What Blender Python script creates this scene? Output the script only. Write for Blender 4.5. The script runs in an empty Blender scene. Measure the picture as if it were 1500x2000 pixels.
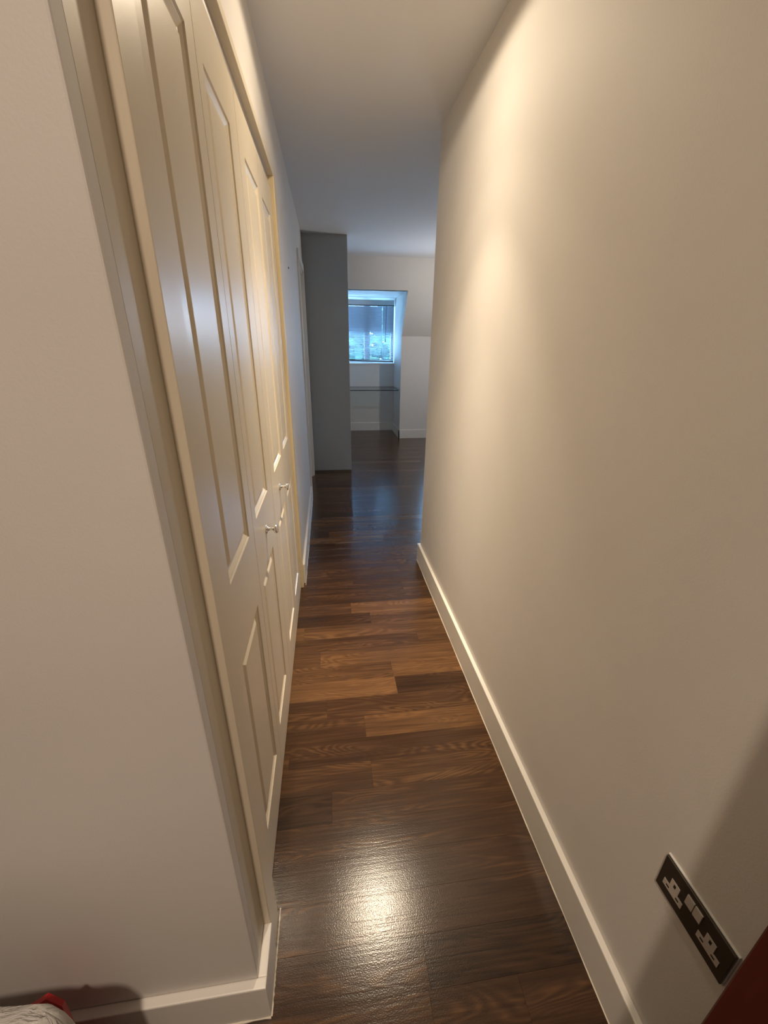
import bpy, bmesh, math, random
from mathutils import Vector, Matrix

random.seed(7)
PI = math.pi
R = math.radians
S = bpy.context.scene
COL = S.collection

# ------------------------------------------------------------------ camera
FPX, PITCH, YAW, ROLL, EYE = 806.2266, 22.4758, 7.6735, 0.6859, 1.484
cd = bpy.data.cameras.new('camera')
cd.sensor_fit = 'VERTICAL'
cd.sensor_height = 24.0
cd.lens = FPX / 2000.0 * 24.0
cd.clip_start = 0.02
cam = bpy.data.objects.new('camera', cd)
COL.objects.link(cam)
fw = Vector((math.sin(R(YAW)) * math.cos(R(PITCH)), math.cos(R(YAW)) * math.cos(R(PITCH)), -math.sin(R(PITCH))))
rt = Vector((math.cos(R(YAW)), -math.sin(R(YAW)), 0))
up = rt.cross(fw)
rt2 = rt * math.cos(R(ROLL)) + up * math.sin(R(ROLL))
up2 = -rt * math.sin(R(ROLL)) + up * math.cos(R(ROLL))
m = Matrix((rt2, up2, -fw)).transposed().to_4x4()
m.translation = (0, 0, EYE)
cam.matrix_world = m
S.camera = cam

# ------------------------------------------------------------------ world, exposure
w = bpy.data.worlds.new('sky')
S.world = w
w.use_nodes = True
bg = w.node_tree.nodes['Background']
bg.inputs[0].default_value = (0.27, 0.56, 1.0, 1)
bg.inputs[1].default_value = 32.0
S.view_settings.view_transform = 'Standard'
S.view_settings.look = 'None'
S.view_settings.gamma = 1.0
S.view_settings.exposure = 0.35
S.view_settings.use_curve_mapping = False
LAMP_COL = (1.0, 0.82, 0.60)
ENTRY_COL = (1.0, 0.80, 0.62)
LAMP_HALL = 215.0
LAMP_ENTRY = 128.0
FILL_ROOM = 18.0  # power of the added fill light in the attic room

# ------------------------------------------------------------------ materials
def mat(name, col, rough=0.5, metal=0.0, spec=0.5, bump=None, var=0.0, coat=0.0, trans=0.0, alpha=1.0, ior=None):
    mt = bpy.data.materials.new(name)
    mt.use_nodes = True
    nt = mt.node_tree
    p = nt.nodes['Principled BSDF']
    p.inputs['Base Color'].default_value = (*col, 1)
    p.inputs['Roughness'].default_value = rough
    p.inputs['Metallic'].default_value = metal
    p.inputs['Specular IOR Level'].default_value = spec
    p.inputs['Transmission Weight'].default_value = trans
    p.inputs['Coat Weight'].default_value = coat
    if ior:
        p.inputs['IOR'].default_value = ior
    g = nt.nodes.new('ShaderNodeNewGeometry')
    if var > 0:
        n = nt.nodes.new('ShaderNodeTexNoise')
        n.inputs['Scale'].default_value = 5.0
        n.inputs['Detail'].default_value = 4
        nt.links.new(g.outputs['Position'], n.inputs['Vector'])
        r = nt.nodes.new('ShaderNodeValToRGB')
        r.color_ramp.elements[0].position = 0.3
        r.color_ramp.elements[1].position = 0.7
        r.color_ramp.elements[0].color = (*[c * (1 - var) for c in col], 1)
        r.color_ramp.elements[1].color = (*[min(1, c * (1 + var)) for c in col], 1)
        nt.links.new(n.outputs[0], r.inputs[0])
        nt.links.new(r.outputs[0], p.inputs['Base Color'])
    if bump:
        sc, st = bump
        n = nt.nodes.new('ShaderNodeTexNoise')
        n.inputs['Scale'].default_value = sc
        n.inputs['Detail'].default_value = 3
        nt.links.new(g.outputs['Position'], n.inputs['Vector'])
        b = nt.nodes.new('ShaderNodeBump')
        b.inputs['Strength'].default_value = st
        b.inputs['Distance'].default_value = 0.002
        nt.links.new(n.outputs[0], b.inputs['Height'])
        nt.links.new(b.outputs[0], p.inputs['Normal'])
    return mt

M = {}
M['wall'] = mat('wall_paint', (0.72, 0.69, 0.655), 0.62, bump=(260, 0.10), var=0.015)
M['ceil'] = mat('ceiling_paint', (0.80, 0.80, 0.82), 0.8, bump=(200, 0.06))
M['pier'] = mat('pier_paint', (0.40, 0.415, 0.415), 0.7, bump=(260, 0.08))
M['skirt'] = mat('skirting_gloss', (0.78, 0.75, 0.70), 0.4, var=0.02)
M['bead'] = mat('sealant', (0.72, 0.66, 0.56), 0.5)
M['door'] = mat('cream_gloss', (0.74, 0.66, 0.52), 0.30, bump=(90, 0.03), var=0.012)
M['jamb'] = mat('aged_cream_gloss', (0.74, 0.62, 0.40), 0.35, bump=(90, 0.03), var=0.03)
M['post'] = mat('post_gloss', (0.75, 0.67, 0.53), 0.36, bump=(90, 0.03), var=0.02)
M['liner'] = mat('liner_gloss', (0.62, 0.56, 0.45), 0.45)
M['white'] = mat('white_gloss', (0.78, 0.77, 0.74), 0.35)
M['dark'] = mat('dark_void', (0.03, 0.025, 0.02), 0.9)
M['chrome'] = mat('chrome', (0.80, 0.80, 0.82), 0.12, metal=1.0)
M['alu'] = mat('aluminium', (0.62, 0.60, 0.60), 0.35, metal=1.0)
M['plate'] = mat('black_nickel', (0.075, 0.062, 0.05), 0.38, metal=0.6)
M['insert'] = mat('grey_insert', (0.52, 0.47, 0.42), 0.4)
M['rocker'] = mat('pale_rocker', (0.56, 0.52, 0.47), 0.3)
M['slot'] = mat('black_slot', (0.01, 0.01, 0.01), 0.6)
M['bezel'] = mat('bezel', (0.75, 0.74, 0.72), 0.3)
M['slat'] = mat('slat', (0.24, 0.25, 0.28), 0.4)
M['rail'] = mat('blind_rail', (0.05, 0.06, 0.08), 0.4)
M['valance'] = mat('valance', (0.55, 0.57, 0.60), 0.4)
M['cord'] = mat('cord', (0.85, 0.85, 0.85), 0.6)
M['under'] = mat('underlay', (0.02, 0.015, 0.01), 0.9)
M['red'] = mat('red_card', (0.45, 0.012, 0.015), 0.45)
M['grass'] = mat('lawn', (0.16, 0.42, 0.12), 0.9, var=0.3)
M['leaf'] = mat('leaves', (0.050, 0.125, 0.085), 0.7, var=0.3)
M['bark'] = mat('bark', (0.10, 0.07, 0.05), 0.9)

def mahogany():
    mt = bpy.data.materials.new('mahogany')
    mt.use_nodes = True
    nt = mt.node_tree
    p = nt.nodes['Principled BSDF']
    g = nt.nodes.new('ShaderNodeNewGeometry')
    mp = nt.nodes.new('ShaderNodeMapping')
    mp.inputs['Scale'].default_value = (30, 30, 1.6)
    n = nt.nodes.new('ShaderNodeTexNoise')
    n.inputs['Scale'].default_value = 3
    n.inputs['Detail'].default_value = 6
    r = nt.nodes.new('ShaderNodeValToRGB')
    r.color_ramp.elements[0].color = (0.040, 0.0045, 0.0018, 1)
    r.color_ramp.elements[1].color = (0.072, 0.009, 0.0035, 1)
    L = nt.links.new
    L(g.outputs['Position'], mp.inputs[0]); L(mp.outputs[0], n.inputs['Vector'])
    L(n.outputs[0], r.inputs[0]); L(r.outputs[0], p.inputs['Base Color'])
    p.inputs['Roughness'].default_value = 0.42
    return mt
M['mahogany'] = mahogany()

def glass(name, col):
    """thin clear sheet: mostly passes light, mirrors at grazing angles"""
    mt = bpy.data.materials.new(name); mt.use_nodes = True
    nt = mt.node_tree
    nt.nodes.remove(nt.nodes['Principled BSDF'])
    t = nt.nodes.new('ShaderNodeBsdfTransparent'); t.inputs[0].default_value = (*col, 1)
    g = nt.nodes.new('ShaderNodeBsdfGlossy'); g.inputs['Roughness'].default_value = 0.02
    lw = nt.nodes.new('ShaderNodeLayerWeight'); lw.inputs[0].default_value = 0.5
    pw = nt.nodes.new('ShaderNodeMath'); pw.operation = 'POWER'; pw.inputs[1].default_value = 5.0
    f = nt.nodes.new('ShaderNodeMath'); f.operation = 'MULTIPLY_ADD'; f.inputs[1].default_value = 0.9; f.inputs[2].default_value = 0.04
    nt.links.new(lw.outputs['Facing'], pw.inputs[0]); nt.links.new(pw.outputs[0], f.inputs[0])
    mx = nt.nodes.new('ShaderNodeMixShader')
    nt.links.new(f.outputs[0], mx.inputs[0]); nt.links.new(t.outputs[0], mx.inputs[1]); nt.links.new(g.outputs[0], mx.inputs[2])
    nt.links.new(mx.outputs[0], nt.nodes['Material Output'].inputs[0])
    return mt
M['pane'] = glass('pane_glass', (0.97, 0.99, 0.98))
M['shelf_glass'] = glass('shelf_glass', (0.93, 0.97, 0.955))
M['shelf_edge'] = mat('glass_edge', (0.012, 0.03, 0.035), 0.15)

def plastic():
    mt = bpy.data.materials.new('bag_plastic')
    mt.use_nodes = True
    nt = mt.node_tree
    p = nt.nodes['Principled BSDF']
    p.inputs['Base Color'].default_value = (0.62, 0.60, 0.57, 1)
    p.inputs['Roughness'].default_value = 0.35
    t = nt.nodes.new('ShaderNodeBsdfTranslucent')
    t.inputs[0].default_value = (0.6, 0.58, 0.55, 1)
    mx = nt.nodes.new('ShaderNodeMixShader')
    mx.inputs[0].default_value = 0.25
    o = nt.nodes['Material Output']
    nt.links.new(p.outputs[0], mx.inputs[1]); nt.links.new(t.outputs[0], mx.inputs[2])
    nt.links.new(mx.outputs[0], o.inputs[0])
    return mt
M['bag'] = plastic()
nb = M['bag'].node_tree; tn = nb.nodes.new('ShaderNodeTexNoise'); tn.inputs['Scale'].default_value = 17; tn.inputs['Detail'].default_value = 4; tn.inputs['Distortion'].default_value = 1.2
bb = nb.nodes.new('ShaderNodeBump'); bb.inputs['Strength'].default_value = .9; bb.inputs['Distance'].default_value = .012
nb.links.new(tn.outputs[0], bb.inputs['Height']); nb.links.new(bb.outputs[0], nb.nodes['Principled BSDF'].inputs['Normal'])

def laminate():
    """dark brown wood strips, grain along X; per-strip tone and seed come from mesh attributes"""
    mt = bpy.data.materials.new('laminate')
    mt.use_nodes = True
    nt = mt.node_tree
    N, L = nt.nodes.new, nt.links.new
    p = nt.nodes['Principled BSDF']
    g = N('ShaderNodeNewGeometry')
    tone = N('ShaderNodeAttribute'); tone.attribute_name = 'tone'
    seed = N('ShaderNodeAttribute'); seed.attribute_name = 'seed'
    cmb = N('ShaderNodeCombineXYZ')
    L(seed.outputs['Fac'], cmb.inputs[0]); L(seed.outputs['Fac'], cmb.inputs[1]); L(seed.outputs['Fac'], cmb.inputs[2])
    add = N('ShaderNodeVectorMath'); add.operation = 'ADD'
    L(g.outputs['Position'], add.inputs[0]); L(cmb.outputs[0], add.inputs[1])
    def mapped(sx, sy):
        mp = N('ShaderNodeMapping'); mp.inputs['Scale'].default_value = (sx, sy, 1)
        L(add.outputs[0], mp.inputs[0]); return mp
    # cathedral rings: contour lines of a stretched smooth noise
    m1 = mapped(1.7, 9.0)
    n1 = N('ShaderNodeTexNoise'); n1.inputs['Scale'].default_value = 1.0; n1.inputs['Detail'].default_value = 3.0; n1.inputs['Distortion'].default_value = 0.5
    n1.inputs['Roughness'].default_value = 0.35
    L(m1.outputs[0], n1.inputs['Vector'])
    mul = N('ShaderNodeMath'); mul.operation = 'MULTIPLY'; mul.inputs[1].default_value = 140.0
    L(n1.outputs[0], mul.inputs[0])
    sn = N('ShaderNodeMath'); sn.operation = 'SINE'; L(mul.outputs[0], sn.inputs[0])
    # fibre streaks
    m2 = mapped(5.0, 130.0)
    n2 = N('ShaderNodeTexNoise'); n2.inputs['Scale'].default_value = 1.0; n2.inputs['Detail'].default_value = 5.0
    L(m2.outputs[0], n2.inputs['Vector'])
    m3 = mapped(1.2, 12.0)
    n3 = N('ShaderNodeTexNoise'); n3.inputs['Scale'].default_value = 1.3; n3.inputs['Detail'].default_value = 3.0
    L(m3.outputs[0], n3.inputs['Vector'])
    # value = tone + a*rings*mask + b*fibre + c*clouds
    msk = N('ShaderNodeMapRange'); msk.inputs['From Min'].default_value = 0.42; msk.inputs['From Max'].default_value = 0.62
    L(n3.outputs[0], msk.inputs['Value'])
    rm = N('ShaderNodeMath'); rm.operation = 'MULTIPLY'; L(sn.outputs[0], rm.inputs[0]); L(msk.outputs[0], rm.inputs[1])
    a = N('ShaderNodeMath'); a.operation = 'MULTIPLY_ADD'; a.inputs[1].default_value = 0.12
    L(rm.outputs[0], a.inputs[0]); L(tone.outputs['Fac'], a.inputs[2])
    fb = N('ShaderNodeMath'); fb.operation = 'SUBTRACT'; fb.inputs[1].default_value = 0.5; L(n2.outputs[0], fb.inputs[0])
    b = N('ShaderNodeMath'); b.operation = 'MULTIPLY_ADD'; b.inputs[1].default_value = 0.55
    L(fb.outputs[0], b.inputs[0]); L(a.outputs[0], b.inputs[2])
    cl = N('ShaderNodeMath'); cl.operation = 'SUBTRACT'; cl.inputs[1].default_value = 0.5; L(n3.outputs[0], cl.inputs[0])
    c = N('ShaderNodeMath'); c.operation = 'MULTIPLY_ADD'; c.inputs[1].default_value = 0.75
    L(cl.outputs[0], c.inputs[0]); L(b.outputs[0], c.inputs[2])
    rp = N('ShaderNodeValToRGB')
    e = rp.color_ramp.elements
    e[0].position = 0.0; e[0].color = (0.015, 0.0075, 0.0045, 1)
    e[1].position = 1.0; e[1].color = (0.19, 0.095, 0.038, 1)
    q = e.new(0.45); q.color = (0.062, 0.030, 0.0145, 1)
    L(c.outputs[0], rp.inputs[0]); L(rp.outputs[0], p.inputs['Base Color'])
    hs = N('ShaderNodeMath'); hs.operation = 'ADD'; L(n2.outputs[0], hs.inputs[0])
    hh = N('ShaderNodeMath'); hh.operation = 'MULTIPLY'; hh.inputs[1].default_value = 0.12
    L(rm.outputs[0], hh.inputs[0]); L(hh.outputs[0], hs.inputs[1])
    # fine speckle of the embossed foil
    n4 = N('ShaderNodeTexNoise'); n4.inputs['Scale'].default_value = 330; n4.inputs['Detail'].default_value = 1
    L(g.outputs['Position'], n4.inputs['Vector'])
    h2 = N('ShaderNodeMath'); h2.operation = 'MULTIPLY_ADD'; h2.inputs[1].default_value = 0.9
    L(n4.outputs[0], h2.inputs[0]); L(hs.outputs[0], h2.inputs[2])
    bp = N('ShaderNodeBump'); bp.inputs['Strength'].default_value = 0.15; bp.inputs['Distance'].default_value = 0.0012
    L(h2.outputs[0], bp.inputs['Height']); L(bp.outputs[0], p.inputs['Normal'])
    p.inputs['Roughness'].default_value = 0.19
    p.inputs['Specular IOR Level'].default_value = 0.42
    return mt
M['laminate'] = laminate()

# ------------------------------------------------------------------ mesh helpers
def mesh_obj(name, bm, m, parent=None, smooth=False):
    me = bpy.data.meshes.new(name)
    bm.normal_update()
    bm.to_mesh(me); bm.free()
    for k in (m if isinstance(m, (list, tuple)) else [m]):
        me.materials.append(M[k])
    if smooth:
        for p in me.polygons: p.use_smooth = True
    o = bpy.data.objects.new(name, me)
    COL.objects.link(o)
    if parent: o.parent = parent
    return o

def add_box(bm, lo, hi, mi=0):
    x0, y0, z0 = lo; x1, y1, z1 = hi
    v = [bm.verts.new(p) for p in ((x0,y0,z0),(x1,y0,z0),(x1,y1,z0),(x0,y1,z0),(x0,y0,z1),(x1,y0,z1),(x1,y1,z1),(x0,y1,z1))]
    fs = [bm.faces.new([v[i] for i in q]) for q in ((0,3,2,1),(4,5,6,7),(0,1,5,4),(1,2,6,5),(2,3,7,6),(3,0,4,7))]
    for f in fs: f.material_index = mi
    return v, fs

def bev(bm, w, seg=2, edges=None):
    bmesh.ops.bevel(bm, geom=edges or bm.edges[:], offset=w, segments=seg, profile=0.5, affect='EDGES', clamp_overlap=True)

def boxes(name, lst, m, parent=None, bevel=0.0, seg=2):
    bm = bmesh.new()
    for lo, hi in lst: add_box(bm, lo, hi)
    if bevel: bev(bm, bevel, seg)
    return mesh_obj(name, bm, m, parent)

def add_prism(bm, pts, axis, a, b):
    """polygon pts (in the two other axes) extruded along axis from a to b"""
    def P(p, t):
        return {0: (t, p[0], p[1]), 1: (p[0], t, p[1]), 2: (p[0], p[1], t)}[axis]
    A = [bm.verts.new(P(p, a)) for p in pts]; B = [bm.verts.new(P(p, b)) for p in pts]
    n = len(pts)
    bm.faces.new(A); bm.faces.new(B[::-1])
    for i in range(n): bm.faces.new((A[i], B[i], B[(i+1) % n], A[(i+1) % n]))
    bmesh.ops.recalc_face_normals(bm, faces=bm.faces[:])

def add_lathe(bm, prof, mtx, n=24, caps=True):
    rings = []
    for r, z in prof:
        rings.append([bm.verts.new(mtx @ Vector((r*math.cos(2*PI*i/n), r*math.sin(2*PI*i/n), z))) for i in range(n)])
    for a, b in zip(rings, rings[1:]):
        for i in range(n): bm.faces.new((a[i], a[(i+1) % n], b[(i+1) % n], b[i]))
    if caps:
        bm.faces.new(rings[0][::-1]); bm.faces.new(rings[-1])

def add_tube(bm, p0, p1, r, n=8):
    p0, p1 = Vector(p0), Vector(p1)
    d = p1 - p0
    mt = Matrix.Translation(p0) @ d.to_track_quat('Z', 'Y').to_matrix().to_4x4()
    add_lathe(bm, [(r, 0), (r, d.length)], mt, n)

def tag(o, label, cat, group=None, kind=None):
    o['label'] = label; o['category'] = cat
    if group: o['group'] = group
    if kind: o['kind'] = kind
    return o

def empty(name, loc, label, cat, group=None, kind=None):
    o = bpy.data.objects.new(name, None)
    o.empty_display_size = 0.1
    COL.objects.link(o); o.location = loc
    bpy.context.view_layer.update()
    return tag(o, label, cat, group, kind)

def under(o, parent):
    """parent keeping world place"""
    o.parent = parent
    o.matrix_parent_inverse = Matrix.Translation(parent.location).inverted() if parent.parent is None else Matrix.Translation(parent.matrix_world.translation).inverted()
    return o

# ------------------------------------------------------------------ measured layout
XR, XL = 0.618, -0.209           # corridor walls
XN = -0.211                      # nib return
YN = 0.496                       # nib front
YRE = 2.60                       # right wall ends
ZC = 2.483
XD = -0.2213                     # wardrobe door faces
YP = 4.97                        # pier front
YK, ZK = 6.72, 1.555             # knee wall
XCH = 1.145                      # dormer cheek
YB = 7.41                        # dormer back wall
ZDC = 2.13                       # dormer ceiling
YS = 6.06                        # slope meets ceiling
D2A, D2B = 1.72, 2.70            # second dormer, hidden behind the corridor wall but mirrored in the floor and doors
def slope_y(z): return YK - (z - ZK) * (YK - YS) / (ZC - ZK)
XROOM, YBACK, XHALL = 3.5, -1.7, -1.9

# ------------------------------------------------------------------ setting
floor = boxes('floor', [((XHALL - .1, YBACK - .1, -0.12), (XROOM + .1, YB + .2, -0.0105))], 'under')
tag(floor, 'dark brown wood strip laminate floor running through the corridor', 'floor', kind='structure')

def plank_mesh(name, x0, x1, y0, y1, tone, seed, bm=None):
    own = bm is None
    if own: bm = bmesh.new()
    for k in ('tone', 'seed'):
        if bm.verts.layers.float.get(k) is None: bm.verts.layers.float.new(k)
    tl = bm.verts.layers.float['tone']; sl = bm.verts.layers.float['seed']
    c = 0.00028
    z0, z1 = -0.0105, 0.0
    g = 0.00006
    x0 += g; x1 -= g; y0 += g; y1 -= g
    lowv = [bm.verts.new(p) for p in ((x0,y0,z0),(x1,y0,z0),(x1,y1,z0),(x0,y1,z0))]
    midv = [bm.verts.new(p) for p in ((x0,y0,z1-c),(x1,y0,z1-c),(x1,y1,z1-c),(x0,y1,z1-c))]
    topv = [bm.verts.new(p) for p in ((x0+c,y0+c,z1),(x1-c,y0+c,z1),(x1-c,y1-c,z1),(x0+c,y1-c,z1))]
    for i in range(4):
        j = (i+1) % 4
        bm.faces.new((lowv[i], lowv[j], midv[j], midv[i]))
        bm.faces.new((midv[i], midv[j], topv[j], topv[i]))
    bm.faces.new(topv)
    for v in lowv + midv + topv:
        v[tl] = tone; v[sl] = seed
    if own: return mesh_obj(name, bm, 'laminate', floor)

ROW, ROW0 = 0.1035, 0.471
# rows whose joints and tones the photograph shows: {row: [(x_joint...), (tones...)]}
known = {
    -4: ([.05], [.30, .36]), -3: ([.33], [.34, .30]), -2: ([-.05], [.36, .33]), -1: ([.19, .42], [.42, .34, .38]),
    0: ([.195], [.33, .22]), 1: ([-.35, .68], [.34, .38, .3]), 2: ([-.3, .7], [.36, .40, .4]), 3: ([-.33, .66], [.4, .42, .4]), 4: ([-.042], [.26, .46]),
    5: ([.107], [.47, .50]), 6: ([.8], [.42, .42]), 7: ([.10], [.47, .64]), 8: ([.9], [.42, .42]), 9: ([.263], [.70, .36]),
    10: ([.259], [.55, .66]), 11: ([-.089], [.55, .62]), 12: ([.433], [.47, .52]), 13: ([-.18], [.62, .58]),
    14: ([.194], [.33, .50]), 15: ([.087], [.45, .64]), 16: ([.75], [.36, .36]), 17: ([.437], [.36, .50]), 18: ([.117], [.45, .38]),
    19: ([-.05], [.50, .44]), 20: ([.52], [.45, .42]), 21: ([.2], [.36, .42]),
}
stuff_bm = bmesh.new()
nplank = 0
row = -22
while ROW0 + row * ROW < YB + .15:
    y0 = ROW0 + row * ROW; y1 = y0 + ROW
    rnd = random.Random(row * 31 + 5)
    xmin, xmax = -2.0, XROOM
    if row in known:
        js, tn = known[row]
    else:
        a = rnd.uniform(-.2, .6); js = [a]; tn = None
    js = sorted(js) or [rnd.uniform(.9, 1.1)]
    while js[0] - xmin > 1.1: js.insert(0, js[0] - rnd.uniform(.85, 1.05))
    while xmax - js[-1] > 1.1: js.append(js[-1] + rnd.uniform(.85, 1.05))
    xs = [xmin] + js + [xmax]
    for x0, x1 in zip(xs, xs[1:]):
        tone = min(.62, max(.22, rnd.gauss(.42, .09)))
        if row in known:
            kj, kt = known[row]
            xm = max(-.2, min(.6, (x0 + x1) / 2))
            if x1 > -.2 and x0 < .6:
                tone = kt[min(len(kt) - 1, sum(1 for k in kj if k <= xm))]
        tone = .44 + (tone - .44) * 1.25
        seed = rnd.uniform(0, 40)
        visible = (y0 > 0.25 and y1 < 4.3 and x1 > -.25 and x0 < (.62 if y1 < 2.7 else .62 + (y1 - 2.6) * .25))
        if visible:
            plank_mesh('plank', x0, x1, y0, y1, tone, seed); nplank += 1
        else:
            plank_mesh('', x0, x1, y0, y1, tone, seed, stuff_bm)
    row += 1
far_planks = mesh_obj('plank_field', stuff_bm, 'laminate', floor)
far_planks['kind'] = 'stuff'

ceiling = boxes('ceiling', [((XHALL - .1, YBACK - .1, ZC), (XROOM + .1, YS + .1, ZC + .12))], 'ceil')
tag(ceiling, 'flat off-white plaster ceiling over the corridor and room', 'ceiling', kind='structure')

wr = bmesh.new()
add_box(wr, (XR, YBACK - .1, 0), (XROOM + .1, YRE, ZC))
es = [e for e in wr.edges if all(abs(v.co.x - XR) < 1e-4 and abs(v.co.y - YRE) < 1e-4 for v in e.verts)]
bev(wr, 0.004, 2, es)
wall_right = tag(mesh_obj('wall_right', wr, 'wall'), 'long plain cream wall along the right of the corridor', 'wall', kind='structure')

wn = bmesh.new()
add_box(wn, (XHALL, YN, 0), (XN, 0.60, ZC))
es = [e for e in wn.edges if all(abs(v.co.x - XN) < 1e-4 and abs(v.co.y - YN) < 1e-4 for v in e.verts)]
bev(wn, 0.003, 2, es)
wall_near = tag(mesh_obj('wall_near', wn, 'wall'), 'pinkish cream wall end facing the camera on the left', 'wall', kind='structure')

YD0, YD1, ZD = 4.06, 4.76, 2.11    # doorway in the left wall
wall_left = boxes('wall_left', [
    ((XL - .10, 0.60, 2.19), (XL, 2.39, ZC)),
    ((XL - .60, 2.39, 0), (XL, YD0, ZC)),
    ((XL - .12, YD0, ZD), (XL, YD1, ZC)),
    ((XL - .60, YD1, 0), (XL, YP, ZC)),
    ((-.86, 0.60, 0), (-.80, 2.39, ZC)),
    ((XL - .60, YD0 - .05, 0), (XL - .56, YD1 + .05, ZC)),
], 'wall')
tag(wall_left, 'pale grey wall beyond the wardrobe on the left', 'wall', kind='structure')

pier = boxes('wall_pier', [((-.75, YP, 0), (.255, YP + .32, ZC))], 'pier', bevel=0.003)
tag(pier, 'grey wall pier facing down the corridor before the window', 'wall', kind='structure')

boxes_back = boxes('wall_back', [((XHALL - .1, YBACK - .1, 0), (XR, YBACK, ZC)), ((XHALL - .1, YBACK, 0), (XHALL, YN + .1, ZC))], 'wall')
tag(boxes_back, 'cream walls of the entry behind the camera', 'wall', kind='structure')

# far room
wf = boxes('wall_far', [
    ((XCH + .06, YK, 0), (D2A - .06, YK + .1, ZK)),
    ((D2B + .06, YK, 0), (XROOM + .1, YK + .1, ZK)),
    ((-.85, YK, 0), (.04, YK + .1, ZK)),
    ((-.85, YP + .32, 0), (-.75, YK + .1, ZC)),
], 'wall')
tag(wf, 'low knee wall at the end of the attic room', 'wall', kind='structure')

wro = boxes('wall_room', [((XROOM, YRE, 0), (XROOM + .12, YK + .1, ZC))], 'wall')
tag(wro, 'side wall of the attic room, hidden by the corridor wall', 'wall', kind='structure')

sb = bmesh.new()
T = .12
def slope_piece(x0, x1, z0, z1):
    add_prism(sb, [(slope_y(z0), z0), (slope_y(z0) + T, z0), (slope_y(z1) + T, z1), (slope_y(z1), z1)], 0, x0, x1)
slope_piece(XCH + .06, D2A - .06, ZK, ZC + .06)
slope_piece(D2A - .06, D2B + .06, ZDC, ZC + .06)
slope_piece(D2B + .06, XROOM + .1, ZK, ZC + .06)
slope_piece(.04, XCH + .06, ZDC, ZC + .06)
slope_piece(-.85, .04, ZK, ZC + .06)
slope = tag(mesh_obj('ceiling_slope', sb, 'wall'), 'sloping attic ceiling above the knee wall', 'ceiling', kind='structure')

cheek = [(YK, 0), (YB, 0), (YB, ZDC), (slope_y(ZDC), ZDC), (slope_y(ZK), ZK)]
OX0, OX1, OZ0, OZ1 = .13, 1.14, 1.14, 2.12
def dormer_bm(xa, xb, o0, o1):
    db = bmesh.new()
    add_prism(db, cheek, 0, xb, xb + .06)
    add_prism(db, cheek, 0, xa - .06, xa)
    add_box(db, (xa - .06, slope_y(ZDC) + .02, ZDC), (xb + .06, YB + .2, ZDC + .08))
    add_box(db, (xa - .06, YB, 0), (xb + .06, YB + .18, OZ0 - .025))
    add_box(db, (xa - .06, YB, OZ0 - .025), (o0, YB + .18, ZDC))
    add_box(db, (o1, YB, OZ0 - .025), (xb + .06, YB + .18, ZDC))
    return db
db = dormer_bm(.10, XCH, OX0, OX1)
d2b = dormer_bm(D2A, D2B, D2A + .03, D2B - .03)
tag(mesh_obj('wall_dormer_hidden', d2b, 'wall'), 'second dormer alcove, hidden behind the corridor wall', 'wall', kind='structure')
dormer = tag(mesh_obj('wall_dormer', db, 'wall'), 'white dormer alcove around the far window', 'wall', kind='structure')

# ------------------------------------------------------------------ skirtings
ZS, TS = 0.138, 0.018
def skirting(name, runs, label, m='skirt', h=ZS):
    """runs: list of boxes (lo,hi) in plan"""
    bm = bmesh.new()
    for (x0, y0), (x1, y1) in runs:
        add_box(bm, (x0, y0, 0.0), (x1, y1, h))
    es = [e for e in bm.edges if all(v.co.z > h - 1e-4 for v in e.verts)]
    bev(bm, 0.0035, 2, es)
    o = mesh_obj(name, bm, m)
    return tag(o, label, 'skirting board', kind='structure')
def bead(parent, p0, p1):
    bm = bmesh.new()
    n = 40
    p0, p1 = Vector(p0), Vector(p1)
    rnd = random.Random(3)
    prev = None
    d = (p1 - p0).normalized()
    side = Vector((-d.y, d.x, 0))
    for i in range(n + 1):
        c = p0.lerp(p1, i / n)
        wv = 0.0016 + rnd.uniform(-.0006, .0012)
        ring = [bm.verts.new(c + side * (wv * math.cos(a)) + Vector((0, 0, max(0, wv * 1.3 * math.sin(a))))) for a in (0, PI * .25, PI * .5, PI * .75, PI)]
        if prev:
            for k in range(4): bm.faces.new((prev[k], prev[k+1], ring[k+1], ring[k]))
        prev = ring
    return mesh_obj('sealant_bead', bm, 'bead', parent, smooth=True)

bs = skirting('baseboard_right', [((XR - TS, YBACK), (XR, YRE + TS)), ((XR, YRE), (XROOM, YRE + TS))], 'white skirting board along the right corridor wall')
bead(bs, (XR - TS, .2, 0), (XR - TS, YRE + TS, 0))
bs = skirting('baseboard_near', [((XHALL, YN - .02), (XN + .020, YN)), ((XN, YN), (XN + .020, 0.592))], 'white skirting board wrapping the near left wall end')
bead(bs, (XN + .021, YN - .02, 0), (XN + .021, 0.68, 0))
bead(bs, (-.75, YN - .021, 0), (XN + .02, YN - .021, 0))
bs = skirting('baseboard_left', [((XL, 2.392), (XL + .016, 3.97))], 'white skirting board on the left wall past the wardrobe')
bead(bs, (XL + .016, 2.36, 0), (XL + .016, 3.97, 0))
skirting('baseboard_far', [((XCH - TS, YK - TS), (D2A, YK)), ((D2B, YK - TS), (XROOM, YK)), ((XCH - TS, YK - TS), (XCH, YB)), ((.10, YB - TS), (XCH, YB)), ((.10, YK - TS), (.10 + TS, YB)), ((-.75, YK - TS), (.10 + TS, YK))],
         'white skirting boards around the far wall and dormer alcove')

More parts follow.
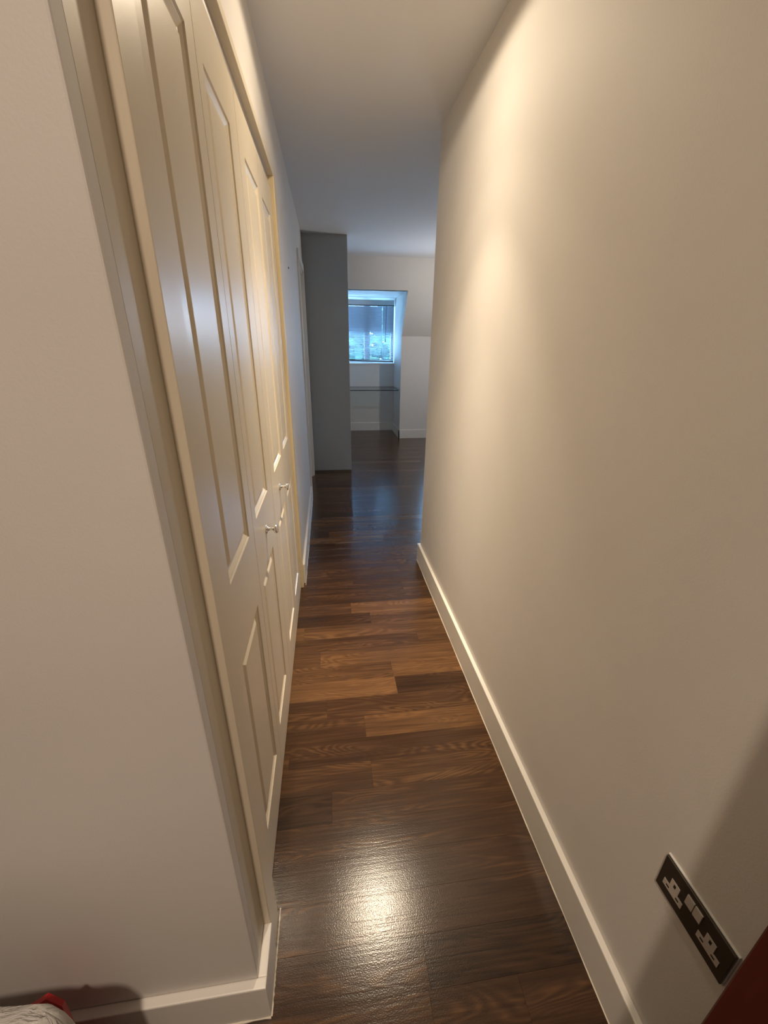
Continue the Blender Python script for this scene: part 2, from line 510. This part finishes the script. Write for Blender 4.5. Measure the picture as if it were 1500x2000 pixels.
# ------------------------------------------------------------------ wardrobe
ward = empty('wardrobe', (XD, 1.5, 0), 'cream built-in wardrobe with four panelled bifold doors on the left', 'wardrobe')
P = lambda o: under(o, ward)
P(boxes('frame_post', [((-.27, 0.592, 0), (-.1945, 0.667, 2.165))], 'post', bevel=0.0018))
fp = P(boxes('frame_post', [((-.27, 2.334, 0), (-.204, 2.392, 2.165))], 'jamb', bevel=0.003))
fp['label'] = 'yellowed far frame post'
P(boxes('frame_liner', [((-.26, .521, .139), (XN + .0002, .593, 2.3))], 'liner'))
P(boxes('frame_head', [((-.36, 0.60, 2.165), (-.206, 2.392, 2.192))], 'post', bevel=0.002))
tr = bmesh.new()
add_box(tr, (-.252, .668, 2.150), (-.229, 2.333, 2.165))
add_box(tr, (-.252, .668, 2.137), (-.249, 2.333, 2.150))
add_box(tr, (-.232, .668, 2.137), (-.229, 2.333, 2.150))
trk = P(mesh_obj('door_track', tr, 'alu')); trk['label'] = 'aluminium sliding track'

DW, DZ0, DZ1, DT = 0.413, 0.008, 2.118, 0.034
ring_prof = [(0, 0), (.0025, -.0038), (.0055, -.0042), (.015, -.0096), (.018, -.0105), (.022, -.0105), (.036, -.0030), (.038, -.0024)]
def panel_mesh(y0, y1, z0, z1):
    bm = bmesh.new(); prev = None
    for ins, dep in ring_prof:
        r = [bm.verts.new((dep, a, b)) for a, b in ((y0+ins, z0+ins), (y1-ins, z0+ins), (y1-ins, z1-ins), (y0+ins, z1-ins))]
        if prev:
            for i in range(4): bm.faces.new((prev[i], prev[(i+1) % 4], r[(i+1) % 4], r[i]))
        prev = r
    bm.faces.new(prev)
    return bm
def leaf_mesh(py0, py1, holes):
    bm = bmesh.new()
    ys = [0, py0, py1, DW]
    zs = [DZ0] + [z for h in holes for z in h] + [DZ1]
    V = {}
    def v(y, z, x=0.0):
        k = (round(y, 5), round(z, 5), x)
        if k not in V: V[k] = bm.verts.new((x, y, z))
        return V[k]
    for i in range(3):
        for j in range(len(zs) - 1):
            if i == 1 and j % 2 == 1: continue
            bm.faces.new((v(ys[i], zs[j]), v(ys[i+1], zs[j]), v(ys[i+1], zs[j+1]), v(ys[i], zs[j+1])))
    # edges and back
    per = [(y, DZ0) for y in ys] + [(DW, z) for z in zs[1:]] + [(y, DZ1) for y in ys[::-1][1:]] + [(0, z) for z in zs[::-1][1:-1]]
    n = len(per)
    for i in range(n):
        a, b = per[i], per[(i+1) % n]
        bm.faces.new((v(*a), v(*a, -DT), v(*b, -DT), v(*b)))
    bm.faces.new([v(y, z, -DT) for y, z in per][::-1])
    bmesh.ops.recalc_face_normals(bm, faces=bm.faces[:])
    return bm
HOLES = [(0.178, 0.788), (1.002, 1.992)]
starts = [0.6705, 1.0865, 1.5025, 1.9185]
mirror = [False, True, False, True]
prev_leaf = {}
def knob_mesh():
    bm = bmesh.new()
    mt = Matrix.Rotation(PI/2, 4, 'Y')
    add_lathe(bm, [(.0001, 0), (.0155, 0), (.0155, .0025), (.012, .0042), (.0062, .007), (.0052, .013), (.0062, .021), (.0105, .026), (.0145, .0285), (.0158, .032), (.0150, .0358), (.0105, .0385), (.0001, .0395)], mt, 28, caps=False)
    return bm
for k in range(4):
    y0 = starts[k]
    wide = .105; thin = .062
    py0, py1 = (wide + .01, DW - thin) if not mirror[k] else (.052, DW - .112)
    if k == 2: py0, py1 = (.098, DW - .052)
    if k == 3: py0, py1 = (.055, DW - .112)
    lf = P(mesh_obj('door_leaf', leaf_mesh(py0, py1, HOLES), 'door'))
    # place: local mesh at (XD, y0, 0)
    lf.data.transform(Matrix.Translation((XD, y0, 0)))
    for (a, b), nm in zip(HOLES, ('lower_panel', 'upper_panel')):
        pn = mesh_obj(nm, panel_mesh(py0, py1, a, b), 'door')
        pn.data.transform(Matrix.Translation((XD, y0, 0)))
        pn.parent = lf
    if k in (1, 2):
        kn = mesh_obj('knob', knob_mesh(), 'chrome', smooth=True)
        kn.data.transform(Matrix.Translation((XD, 1.281 if k == 1 else 1.712, 0.905)))
        kn.parent = lf
        kn['label'] = 'round chrome knob'

# ------------------------------------------------------------------ far left doorway
dr = empty('door_1', (XL, (YD0 + YD1) / 2, 0), 'white painted door set back in the left wall near the pier', 'door', kind='structure')
def PD(o): return under(o, dr)
PD(boxes('architrave', [((XL, YD0 - .07, 0), (XL + .016, YD0 - .006, ZD + .006))], 'white', bevel=.003))
PD(boxes('architrave', [((XL, YD1 + .006, 0), (XL + .016, YD1 + .07, ZD + .006))], 'white', bevel=.003))
PD(boxes('architrave', [((XL, YD0 - .07, ZD + .006), (XL + .016, YD1 + .07, ZD + .07))], 'white', bevel=.003))
PD(boxes('door_lining', [((XL - .12, YD0, 0), (XL + .001, YD0 + .022, ZD)), ((XL - .12, YD1 - .022, 0), (XL + .001, YD1, ZD)), ((XL - .12, YD0, ZD - .022), (XL + .001, YD1, ZD))], 'white'))
dl = PD(boxes('door_leaf', [((XL - .10, YD0 + .025, .006), (XL - .06, YD1 - .025, ZD - .025))], 'white', bevel=.002))

# small dark fixing hole plug on the left wall
wp = bmesh.new()
add_lathe(wp, [(.0001, 0), (.006, 0), (.006, .003), (.003, .005), (.0001, .005)], Matrix.Translation((XL, 2.933, 1.889)) @ Matrix.Rotation(PI/2, 4, 'Y'), 12, caps=False)
tag(mesh_obj('wall_plug', wp, 'rail'), 'tiny dark screw plug high on the left wall past the wardrobe', 'screw')

# ------------------------------------------------------------------ window and blind
win = empty('window_1', ((OX0 + OX1) / 2, YB + .1, OZ0), 'white two-pane dormer window behind the blind', 'window', kind='structure')
def PW(o): return under(o, win)
F0, F1 = YB + .09, YB + .15
fr = .05
PW(boxes('window_frame', [((OX0, F0, OZ0), (OX1, F1, OZ0 + fr)), ((OX0, F0, OZ1 - fr + .01), (OX1, F1, ZDC)), ((OX0, F0, OZ0 + fr), (OX0 + fr, F1, OZ1 - fr + .01)), ((OX1 - fr, F0, OZ0 + fr), (OX1, F1, OZ1 - fr + .01))], 'white'))
PW(boxes('mullion', [((.64, F0, OZ0 + fr), (.735, F1, OZ1 - fr + .01))], 'white'))
for x0, x1 in ((OX0 + fr, .64), (.735, OX1 - fr)):
    PW(boxes('pane', [((x0, F0 + .025, OZ0 + fr), (x1, F0 + .031, OZ1 - fr + .01))], 'pane'))
PW(boxes('window_sill', [((.10, YB - .012, OZ0 - .025), (XCH, F0, OZ0))], 'white', bevel=.004))

BX0, BX1, BY = .15, 1.128, YB + .02
bl = empty('venetian_blind', ((BX0 + BX1) / 2, BY, 2.1), 'grey slatted venetian blind lowered over the dormer window', 'blind')
def PB(o): return under(o, bl)
PB(boxes('headrail', [((BX0, BY - .028, 2.022), (BX1, BY + .028, 2.10))], 'valance', bevel=.004))
PB(boxes('rail_lip', [((BX0, BY - .03, 2.008), (BX1, BY + .02, 2.022))], 'rail', bevel=.002))
nsl = 40
z_top, z_bot = 1.995, 1.195
def slat_mesh(tilt):
    bm = bmesh.new()
    n = 4; wd = .0255
    xs = [BX0 + .006, .369, .381, .929, .942, BX1 - .006]
    top = []; bot = []
    for i in range(n + 1):
        u = (i / n - .5) * wd
        cz = .0018 * (1 - (2 * i / n - 1) ** 2)
        for lst, dz in ((top, .0003), (bot, -.0003)):
            yy = u * math.cos(tilt) - (cz + dz) * math.sin(tilt)
            zz = u * math.sin(tilt) + (cz + dz) * math.cos(tilt)
            lst.append([bm.verts.new((x, yy, zz)) for x in xs])
    for i in range(n):
        for k in range(len(xs) - 1):
            if k in (1, 3) and i in (1, 2): continue          # cord slots
            bm.faces.new((top[i][k], top[i][k+1], top[i+1][k+1], top[i+1][k]))
            bm.faces.new((bot[i][k+1], bot[i][k], bot[i+1][k], bot[i+1][k+1]))
    me = bpy.data.meshes.new('slat'); bmesh.ops.recalc_face_normals(bm, faces=bm.faces[:]); bm.to_mesh(me); bm.free()
    me.materials.append(M['slat'])
    return me
cache = {}
for i in range(nsl):
    t = i / (nsl - 1)
    tilt = -(57 - 24 * min(1, max(0, (t - .38) / .2)))       # outer edge lower; upper slats more closed
    key = round(tilt / 4)
    if key not in cache: cache[key] = slat_mesh(R(key * 4))
    o = bpy.data.objects.new('slat', cache[key]); COL.objects.link(o)
    o.location = (0, BY, z_top + (z_bot - z_top) * t)
    PB(o)
br = PB(boxes('bottom_rail', [((BX0 + .004, BY - .013, 1.164), (BX1 - .004, BY + .013, 1.184))], 'rail', bevel=.003))
br.data.transform(Matrix.Translation((.65, 0, 1.175)) @ Matrix.Rotation(R(1.1), 4, 'Y') @ Matrix.Translation((-.65, 0, -1.175)))
for x in (.375, .935):
    bm = bmesh.new()
    add_tube(bm, (x, BY - .016, 2.01), (x, BY - .016, 1.18), .0013, 6)
    c_ = PB(mesh_obj('ladder_cord', bm, 'cord'))
bm = bmesh.new()
add_tube(bm, (1.0, BY - .034, 2.01), (.985, BY - .03, 1.52), .004, 8)
PB(mesh_obj('tilt_wand', bm, 'rail'))
bm = bmesh.new()
add_tube(bm, (.985, BY - .03, 1.52), (.985, BY - .03, 1.47), .008, 8)
PB(mesh_obj('wand_tip', bm, 'rail'))

# ------------------------------------------------------------------ glass desk shelf in the alcove
gs = empty('glass_shelf', (.62, 7.1, .751), 'clear glass shelf with dark green edge across the alcove below the window', 'shelf')
bm = bmesh.new()
v, fs = add_box(bm, (.105, 6.83, .746), (1.137, YB - .001, .758))
for f in fs:
    if abs(f.normal.z) < .5 or True:
        f.normal_update()
        if abs(f.normal.z) < .5: f.material_index = 1
under(mesh_obj('glass_top', bm, ['shelf_glass', 'shelf_edge']), gs)
for x in (.22, 1.07):
    bm = bmesh.new()
    add_tube(bm, (x, YB, .739), (x, YB - .05, .739), .007, 10)
    add_lathe(bm, [(.014, 0), (.014, .004)], Matrix.Translation((x, YB, .739)) @ Matrix.Rotation(PI/2, 4, 'X'), 12)
    b_ = under(mesh_obj('bracket', bm, 'rail'), gs); b_['label'] = 'dark stub bracket'

# ------------------------------------------------------------------ second dormer window (hidden behind the corridor wall)
a2, b2 = D2A + .03, D2B - .03
w2 = empty('window_2', ((a2 + b2) / 2, YB + .1, OZ0), 'plain white window of the second dormer, hidden by the corridor wall', 'window', kind='structure')
mx = (a2 + b2) / 2
under(boxes('window_frame', [((a2, F0, OZ0), (b2, F1, OZ0 + fr)), ((a2, F0, OZ1 - fr + .01), (b2, F1, ZDC)), ((a2, F0, OZ0 + fr), (a2 + fr, F1, OZ1 - fr + .01)), ((b2 - fr, F0, OZ0 + fr), (b2, F1, OZ1 - fr + .01)), ((mx - .045, F0, OZ0 + fr), (mx + .045, F1, OZ1 - fr + .01))], 'white'), w2)
for x0, x1 in ((a2 + fr, mx - .045), (mx + .045, b2 - fr)):
    under(boxes('pane', [((x0, F0 + .025, OZ0 + fr), (x1, F0 + .031, OZ1 - fr + .01))], 'pane'), w2)
under(boxes('window_sill', [((D2A, YB - .012, OZ0 - .025), (D2B, F0, OZ0))], 'white', bevel=.004), w2)

# ------------------------------------------------------------------ double socket on the right wall
so = empty('double_socket', (XR - .006, .332, .539), 'dark metal double plug socket low on the right wall', 'socket')
def PS(o): return under(o, so)
SY, SZ = .332, .539
PS(boxes('back_box_edge', [((XR - .004, SY - .0745, SZ - .0445), (XR + .001, SY + .0745, SZ + .0445))], 'bezel', bevel=.001))
PS(boxes('face_plate', [((XR - .0085, SY - .073, SZ - .043), (XR - .0035, SY + .073, SZ + .043))], 'plate', bevel=.0015))
XF = XR - .0088
def insert(cy):
    # three-pin outlet insert: T-shaped pale plastic with three dark slots (towards the camera is -Y)
    bm = bmesh.new()
    add_box(bm, (XF - .0006, cy - .0215, SZ - .021), (XF + .001, cy + .0215, SZ - .006))
    add_box(bm, (XF - .0006, cy - .0095, SZ - .006), (XF + .001, cy + .0095, SZ + .014))
    o = PS(mesh_obj('outlet', bm, 'insert'))
    for (y, z, hy, hz) in ((cy, SZ + .005, .0022, .0042), (cy + .0112, SZ - .0135, .0034, .0018), (cy - .0112, SZ - .0135, .0034, .0018)):
        s_ = boxes('slot', [((XF - .0009, y - hy, z - hz), (XF, y + hy, z + hz))], 'slot')
        s_.parent = o
    return o
insert(SY + .039); insert(SY - .039)
for cy, rz in ((SY + .0085, .5), (SY - .0085, -.5)):
    PS(boxes('rocker', [((XF - .0022, cy - .0078, SZ + .007), (XF + .001, cy + .0078, SZ + .031))], 'rocker', bevel=.0006))

# ------------------------------------------------------------------ dark red door standing open at the right of the camera
EX, EY = 0.397, 0.1640
HX, HY = 0.572, -0.545
d2 = empty('door_2', (HX, HY, 0), 'dark red wooden door standing open against the right wall', 'door', kind='structure')
ang = math.atan2(EY - HY, EX - HX)
LW = math.hypot(EX - HX, EY - HY)
d2.rotation_euler = (0, 0, ang - PI/2)
bm = bmesh.new()
add_box(bm, (0, 0, .006), (.040, LW, 1.987)); bev(bm, .0015, 1)
mesh_obj('door_leaf', bm, 'mahogany', d2)
for sx, nm in ((-1, 'handle'), (1, 'handle')):
    bm = bmesh.new()
    x0 = 0 if sx < 0 else .040
    add_lathe(bm, [(.0001, 0), (.026, 0), (.026, .008), (.0001, .008)], Matrix.Translation((x0, LW - .065, 1.0)) @ Matrix.Rotation(sx * PI/2, 4, 'Y'), 20, caps=False)
    add_tube(bm, (x0, LW - .065, 1.0), (x0 + sx * .028, LW - .065, 1.0), .008, 10)
    add_tube(bm, (x0 + sx * .024, LW - .06, 1.0), (x0 + sx * .024, LW - .16, 1.0), .008, 10)
    h_ = mesh_obj(nm, bm, 'chrome', d2)
for z in (.25, 1.0, 1.75):
    bm = bmesh.new()
    add_tube(bm, (.044, -.006, z - .05), (.044, -.006, z + .05), .006, 10)
    mesh_obj('hinge', bm, 'chrome', d2)
fb = boxes('door_frame', [((.575, -.64, 0), (XR, -.556, 2.03))], 'mahogany', bevel=.002)
under(fb, d2)
fb.matrix_parent_inverse = (Matrix.Translation(d2.location) @ Matrix.Rotation(ang - PI/2, 4, 'Z')).inverted()

# ------------------------------------------------------------------ plastic bag with a red folder in it
from mathutils import noise as mn
def bag():
    bm = bmesh.new()
    NU, NV = 72, 26
    cx, cy, hx, hy = -.685, .243, .268, .112
    rings = []
    for j in range(NV + 1):
        t = j / NV
        ring = []
        for i in range(NU):
            a = 2 * PI * i / NU
            ca, sa = math.cos(a), math.sin(a)
            e = .30
            ux = math.copysign(abs(ca) ** e, ca); uy = math.copysign(abs(sa) ** e, sa)
            if t < .8:
                k = 1 - .10 * (1 - t / .8) ** 6
                z = .588 * (t / .8)
                bulge = 1 + .05 * math.sin(PI * t / .8)
            else:
                q = (t - .8) / .2
                k = 1 - .93 * q ** 1.15
                z = .588 + .012 * math.sin(PI * min(1, q * 1.4)) - .03 * q
                bulge = 1
            x = cx + hx * ux * k * bulge ** .5; y = cy + hy * uy * k * bulge
            nz = mn.noise(Vector((x * 9, y * 9, z * 7)))
            n2 = mn.noise(Vector((x * 26 + 7, y * 26, z * 17)))
            am = .012 if j > 0 else 0
            zz = z + (am * .7 * nz + .006 * n2) * (1 if t > .7 else .3)
            ring.append(bm.verts.new((x + am * nz * ux, y + am * nz * uy + .004 * n2 * uy, max(0.002, zz))))
        rings.append(ring)
    for a, b in zip(rings, rings[1:]):
        for i in range(NU): bm.faces.new((a[i], a[(i+1) % NU], b[(i+1) % NU], b[i]))
    bm.faces.new(rings[0][::-1]); bm.faces.new(rings[-1])
    o = mesh_obj('carrier_bag', bm, 'bag', smooth=True)
    return tag(o, 'crumpled white plastic carrier bag standing at the bottom left wall', 'bag')
bag()
bm = bmesh.new()
add_prism(bm, [(-.523, .430), (-.506, .396), (-.53, .0), (-.62, .0), (-.60, .37)], 1, .407, .415)
tag(mesh_obj('red_pouch', bm, 'red'), 'red pointed card corner showing behind the white carrier bag', 'pouch')

# ------------------------------------------------------------------ garden outside the dormer window
M['patio'] = mat('patio', (0.50, 0.52, 0.50), 0.9, var=0.2)
patio = boxes('garden_ground', [((-30, 8.5, -3.3), (40, 70, -3.0))], 'patio')
tag(patio, 'pale garden ground far below the dormer window', 'ground', kind='structure')
hb = bmesh.new()
hr = random.Random(4)
for i in range(9000):
    c = Vector((hr.uniform(-6, 11), hr.uniform(24, 26), 0))
    top = 2.1 + .35 * math.sin(c.x * 1.7) + .2 * math.sin(c.x * 4.1 + 1)
    c.z = -3 + (top + 3) * hr.random() ** .8
    q = Vector((hr.gauss(0, 1), hr.gauss(0, 1), hr.gauss(0, 1))).normalized()
    s1 = q.orthogonal().normalized() * .26; s2 = q.cross(s1).normalized() * .26
    hb.faces.new([hb.verts.new(c + u) for u in (s1, s2, -s1, -s2)])
hedge = mesh_obj('hedge', hb, 'leaf')
tag(hedge, 'bright green hedge seen through the lower half of the blind', 'hedge', kind='stuff')
def tree(x, y, h, r, label):
    t = empty('garden_tree', (x, y, -3.0), label, 'tree')
    bm = bmesh.new()
    add_lathe(bm, [(.22, 0), (.16, h * .4), (.08, h * .8)], Matrix.Translation((x, y, -3.0)), 10)
    under(mesh_obj('trunk', bm, 'bark'), t)
    bm = bmesh.new()
    rnd = random.Random(int(x * 10))
    for i in range(2600):
        d = Vector((rnd.gauss(0, 1), rnd.gauss(0, 1), rnd.gauss(0, 1))).normalized() * (rnd.random() ** .4) * r
        c = Vector((x, y, -3.0 + h * .72)) + Vector((d.x, d.y, d.z * 1.1))
        q = Vector((rnd.gauss(0, 1), rnd.gauss(0, 1), rnd.gauss(0, 1))).normalized()
        s1 = q.orthogonal().normalized() * .17; s2 = q.cross(s1).normalized() * .17
        bm.faces.new([bm.verts.new(c + u) for u in (s1, s2, -s1, -s2)])
    f = under(mesh_obj('foliage', bm, 'leaf'), t); f['kind'] = 'stuff'
tree(-1.2, 32, 7.4, 2.4, 'green garden tree left of the window mullion')
tree(5.6, 32.0, 7.6, 2.4, 'green garden tree right of the window mullion')

# ------------------------------------------------------------------ ceiling downlights (just above the frame)
def downlight(x, y, power, label, tilt=(0, 0, 0), prof=None, col=LAMP_COL):
    t = empty('ceiling_downlight', (x, y, ZC), label, 'downlight', 'recessed ceiling downlights')
    bm = bmesh.new()
    add_lathe(bm, [(.030, -.004), (.034, -.006), (.044, -.004), (.046, 0)], Matrix.Translation((x, y, ZC)), 32, caps=False)
    under(mesh_obj('bezel_ring', bm, 'bezel', smooth=True), t)
    ld = bpy.data.lights.new('lamp', 'POINT')
    ld.energy = power
    ld.color = col
    ld.shadow_soft_size = .03
    ld.use_nodes = True
    nt = ld.node_tree
    em = nt.nodes.get('Emission')
    tc = nt.nodes.new('ShaderNodeTexCoord')
    sp = nt.nodes.new('ShaderNodeSeparateXYZ')
    ng = nt.nodes.new('ShaderNodeMath'); ng.operation = 'MULTIPLY'; ng.inputs[1].default_value = -1
    ac = nt.nodes.new('ShaderNodeMath'); ac.operation = 'ARCCOSINE'
    dv = nt.nodes.new('ShaderNodeMath'); dv.operation = 'DIVIDE'; dv.inputs[1].default_value = PI / 2
    rp = nt.nodes.new('ShaderNodeValToRGB')
    L = nt.links.new
    L(tc.outputs['Normal'], sp.inputs[0]); L(sp.outputs['Z'], ng.inputs[0]); L(ng.outputs[0], ac.inputs[0]); L(ac.outputs[0], dv.inputs[0])
    L(dv.outputs[0], rp.inputs[0])
    e = rp.color_ramp.elements
    e[0].position = 0; e[0].color = (prof[0][1],) * 3 + (1,)
    e[1].position = 1; e[1].color = (0, 0, 0, 1)
    for d, v_ in prof[1:]:
        q = e.new(d / 90.0); q.color = (v_,) * 3 + (1,)
    L(rp.outputs[0], em.inputs['Strength'])
    lo = bpy.data.objects.new('lamp', ld); COL.objects.link(lo)
    lo.location = (x, y, ZC - .035)
    lo.rotation_euler = tilt
    under(lo, t)
PROF = [(0, 1.0), (10, 1.0), (16, .62), (23, .34), (29, .24), (35, .115), (48, .062), (68, .036), (78, .03), (84, 0)]
downlight(.22, 1.70, LAMP_HALL, 'recessed ceiling downlight over the middle of the corridor', (0, 0, 0), PROF)
PROF2 = [(0, 1), (12, 1), (22, .66), (32, .40), (45, .235), (60, .155), (72, .105), (80, .03), (86, 0)]
downlight(-.24, -.42, LAMP_ENTRY, 'recessed ceiling downlight above the entry behind the camera', (0, 0, 0), PROF2, ENTRY_COL)
pd = empty('added_pendant', (1.66, 5.32, ZC), 'added pendant fill light in the attic room, hidden by the corridor wall', 'lamp')  # invented pendant, added out of view to brighten the attic room
bm = bmesh.new(); add_lathe(bm, [(.05, 0), (.05, -.02), (.02, -.035)], Matrix.Translation((1.66, 5.32, ZC)), 20); under(mesh_obj('added_rose', bm, 'bezel', smooth=True), pd)
bm = bmesh.new(); add_tube(bm, (1.66, 5.32, ZC - .02), (1.66, 5.32, 1.78), .004); under(mesh_obj('cord', bm, 'bezel'), pd)
bm = bmesh.new(); add_lathe(bm, [(.010, .06), (.020, .045), (.022, 0), (.018, 0)], Matrix.Translation((1.66, 5.32, 1.73)), 16); under(mesh_obj('added_holder', bm, 'bezel', smooth=True), pd)
ld = bpy.data.lights.new('fill_bulb', 'POINT'); ld.energy = FILL_ROOM; ld.color = (1.0, .94, .87); ld.shadow_soft_size = .035
lo = bpy.data.objects.new('fill_bulb', ld); COL.objects.link(lo); lo.location = (1.66, 5.32, 1.68); under(lo, pd)
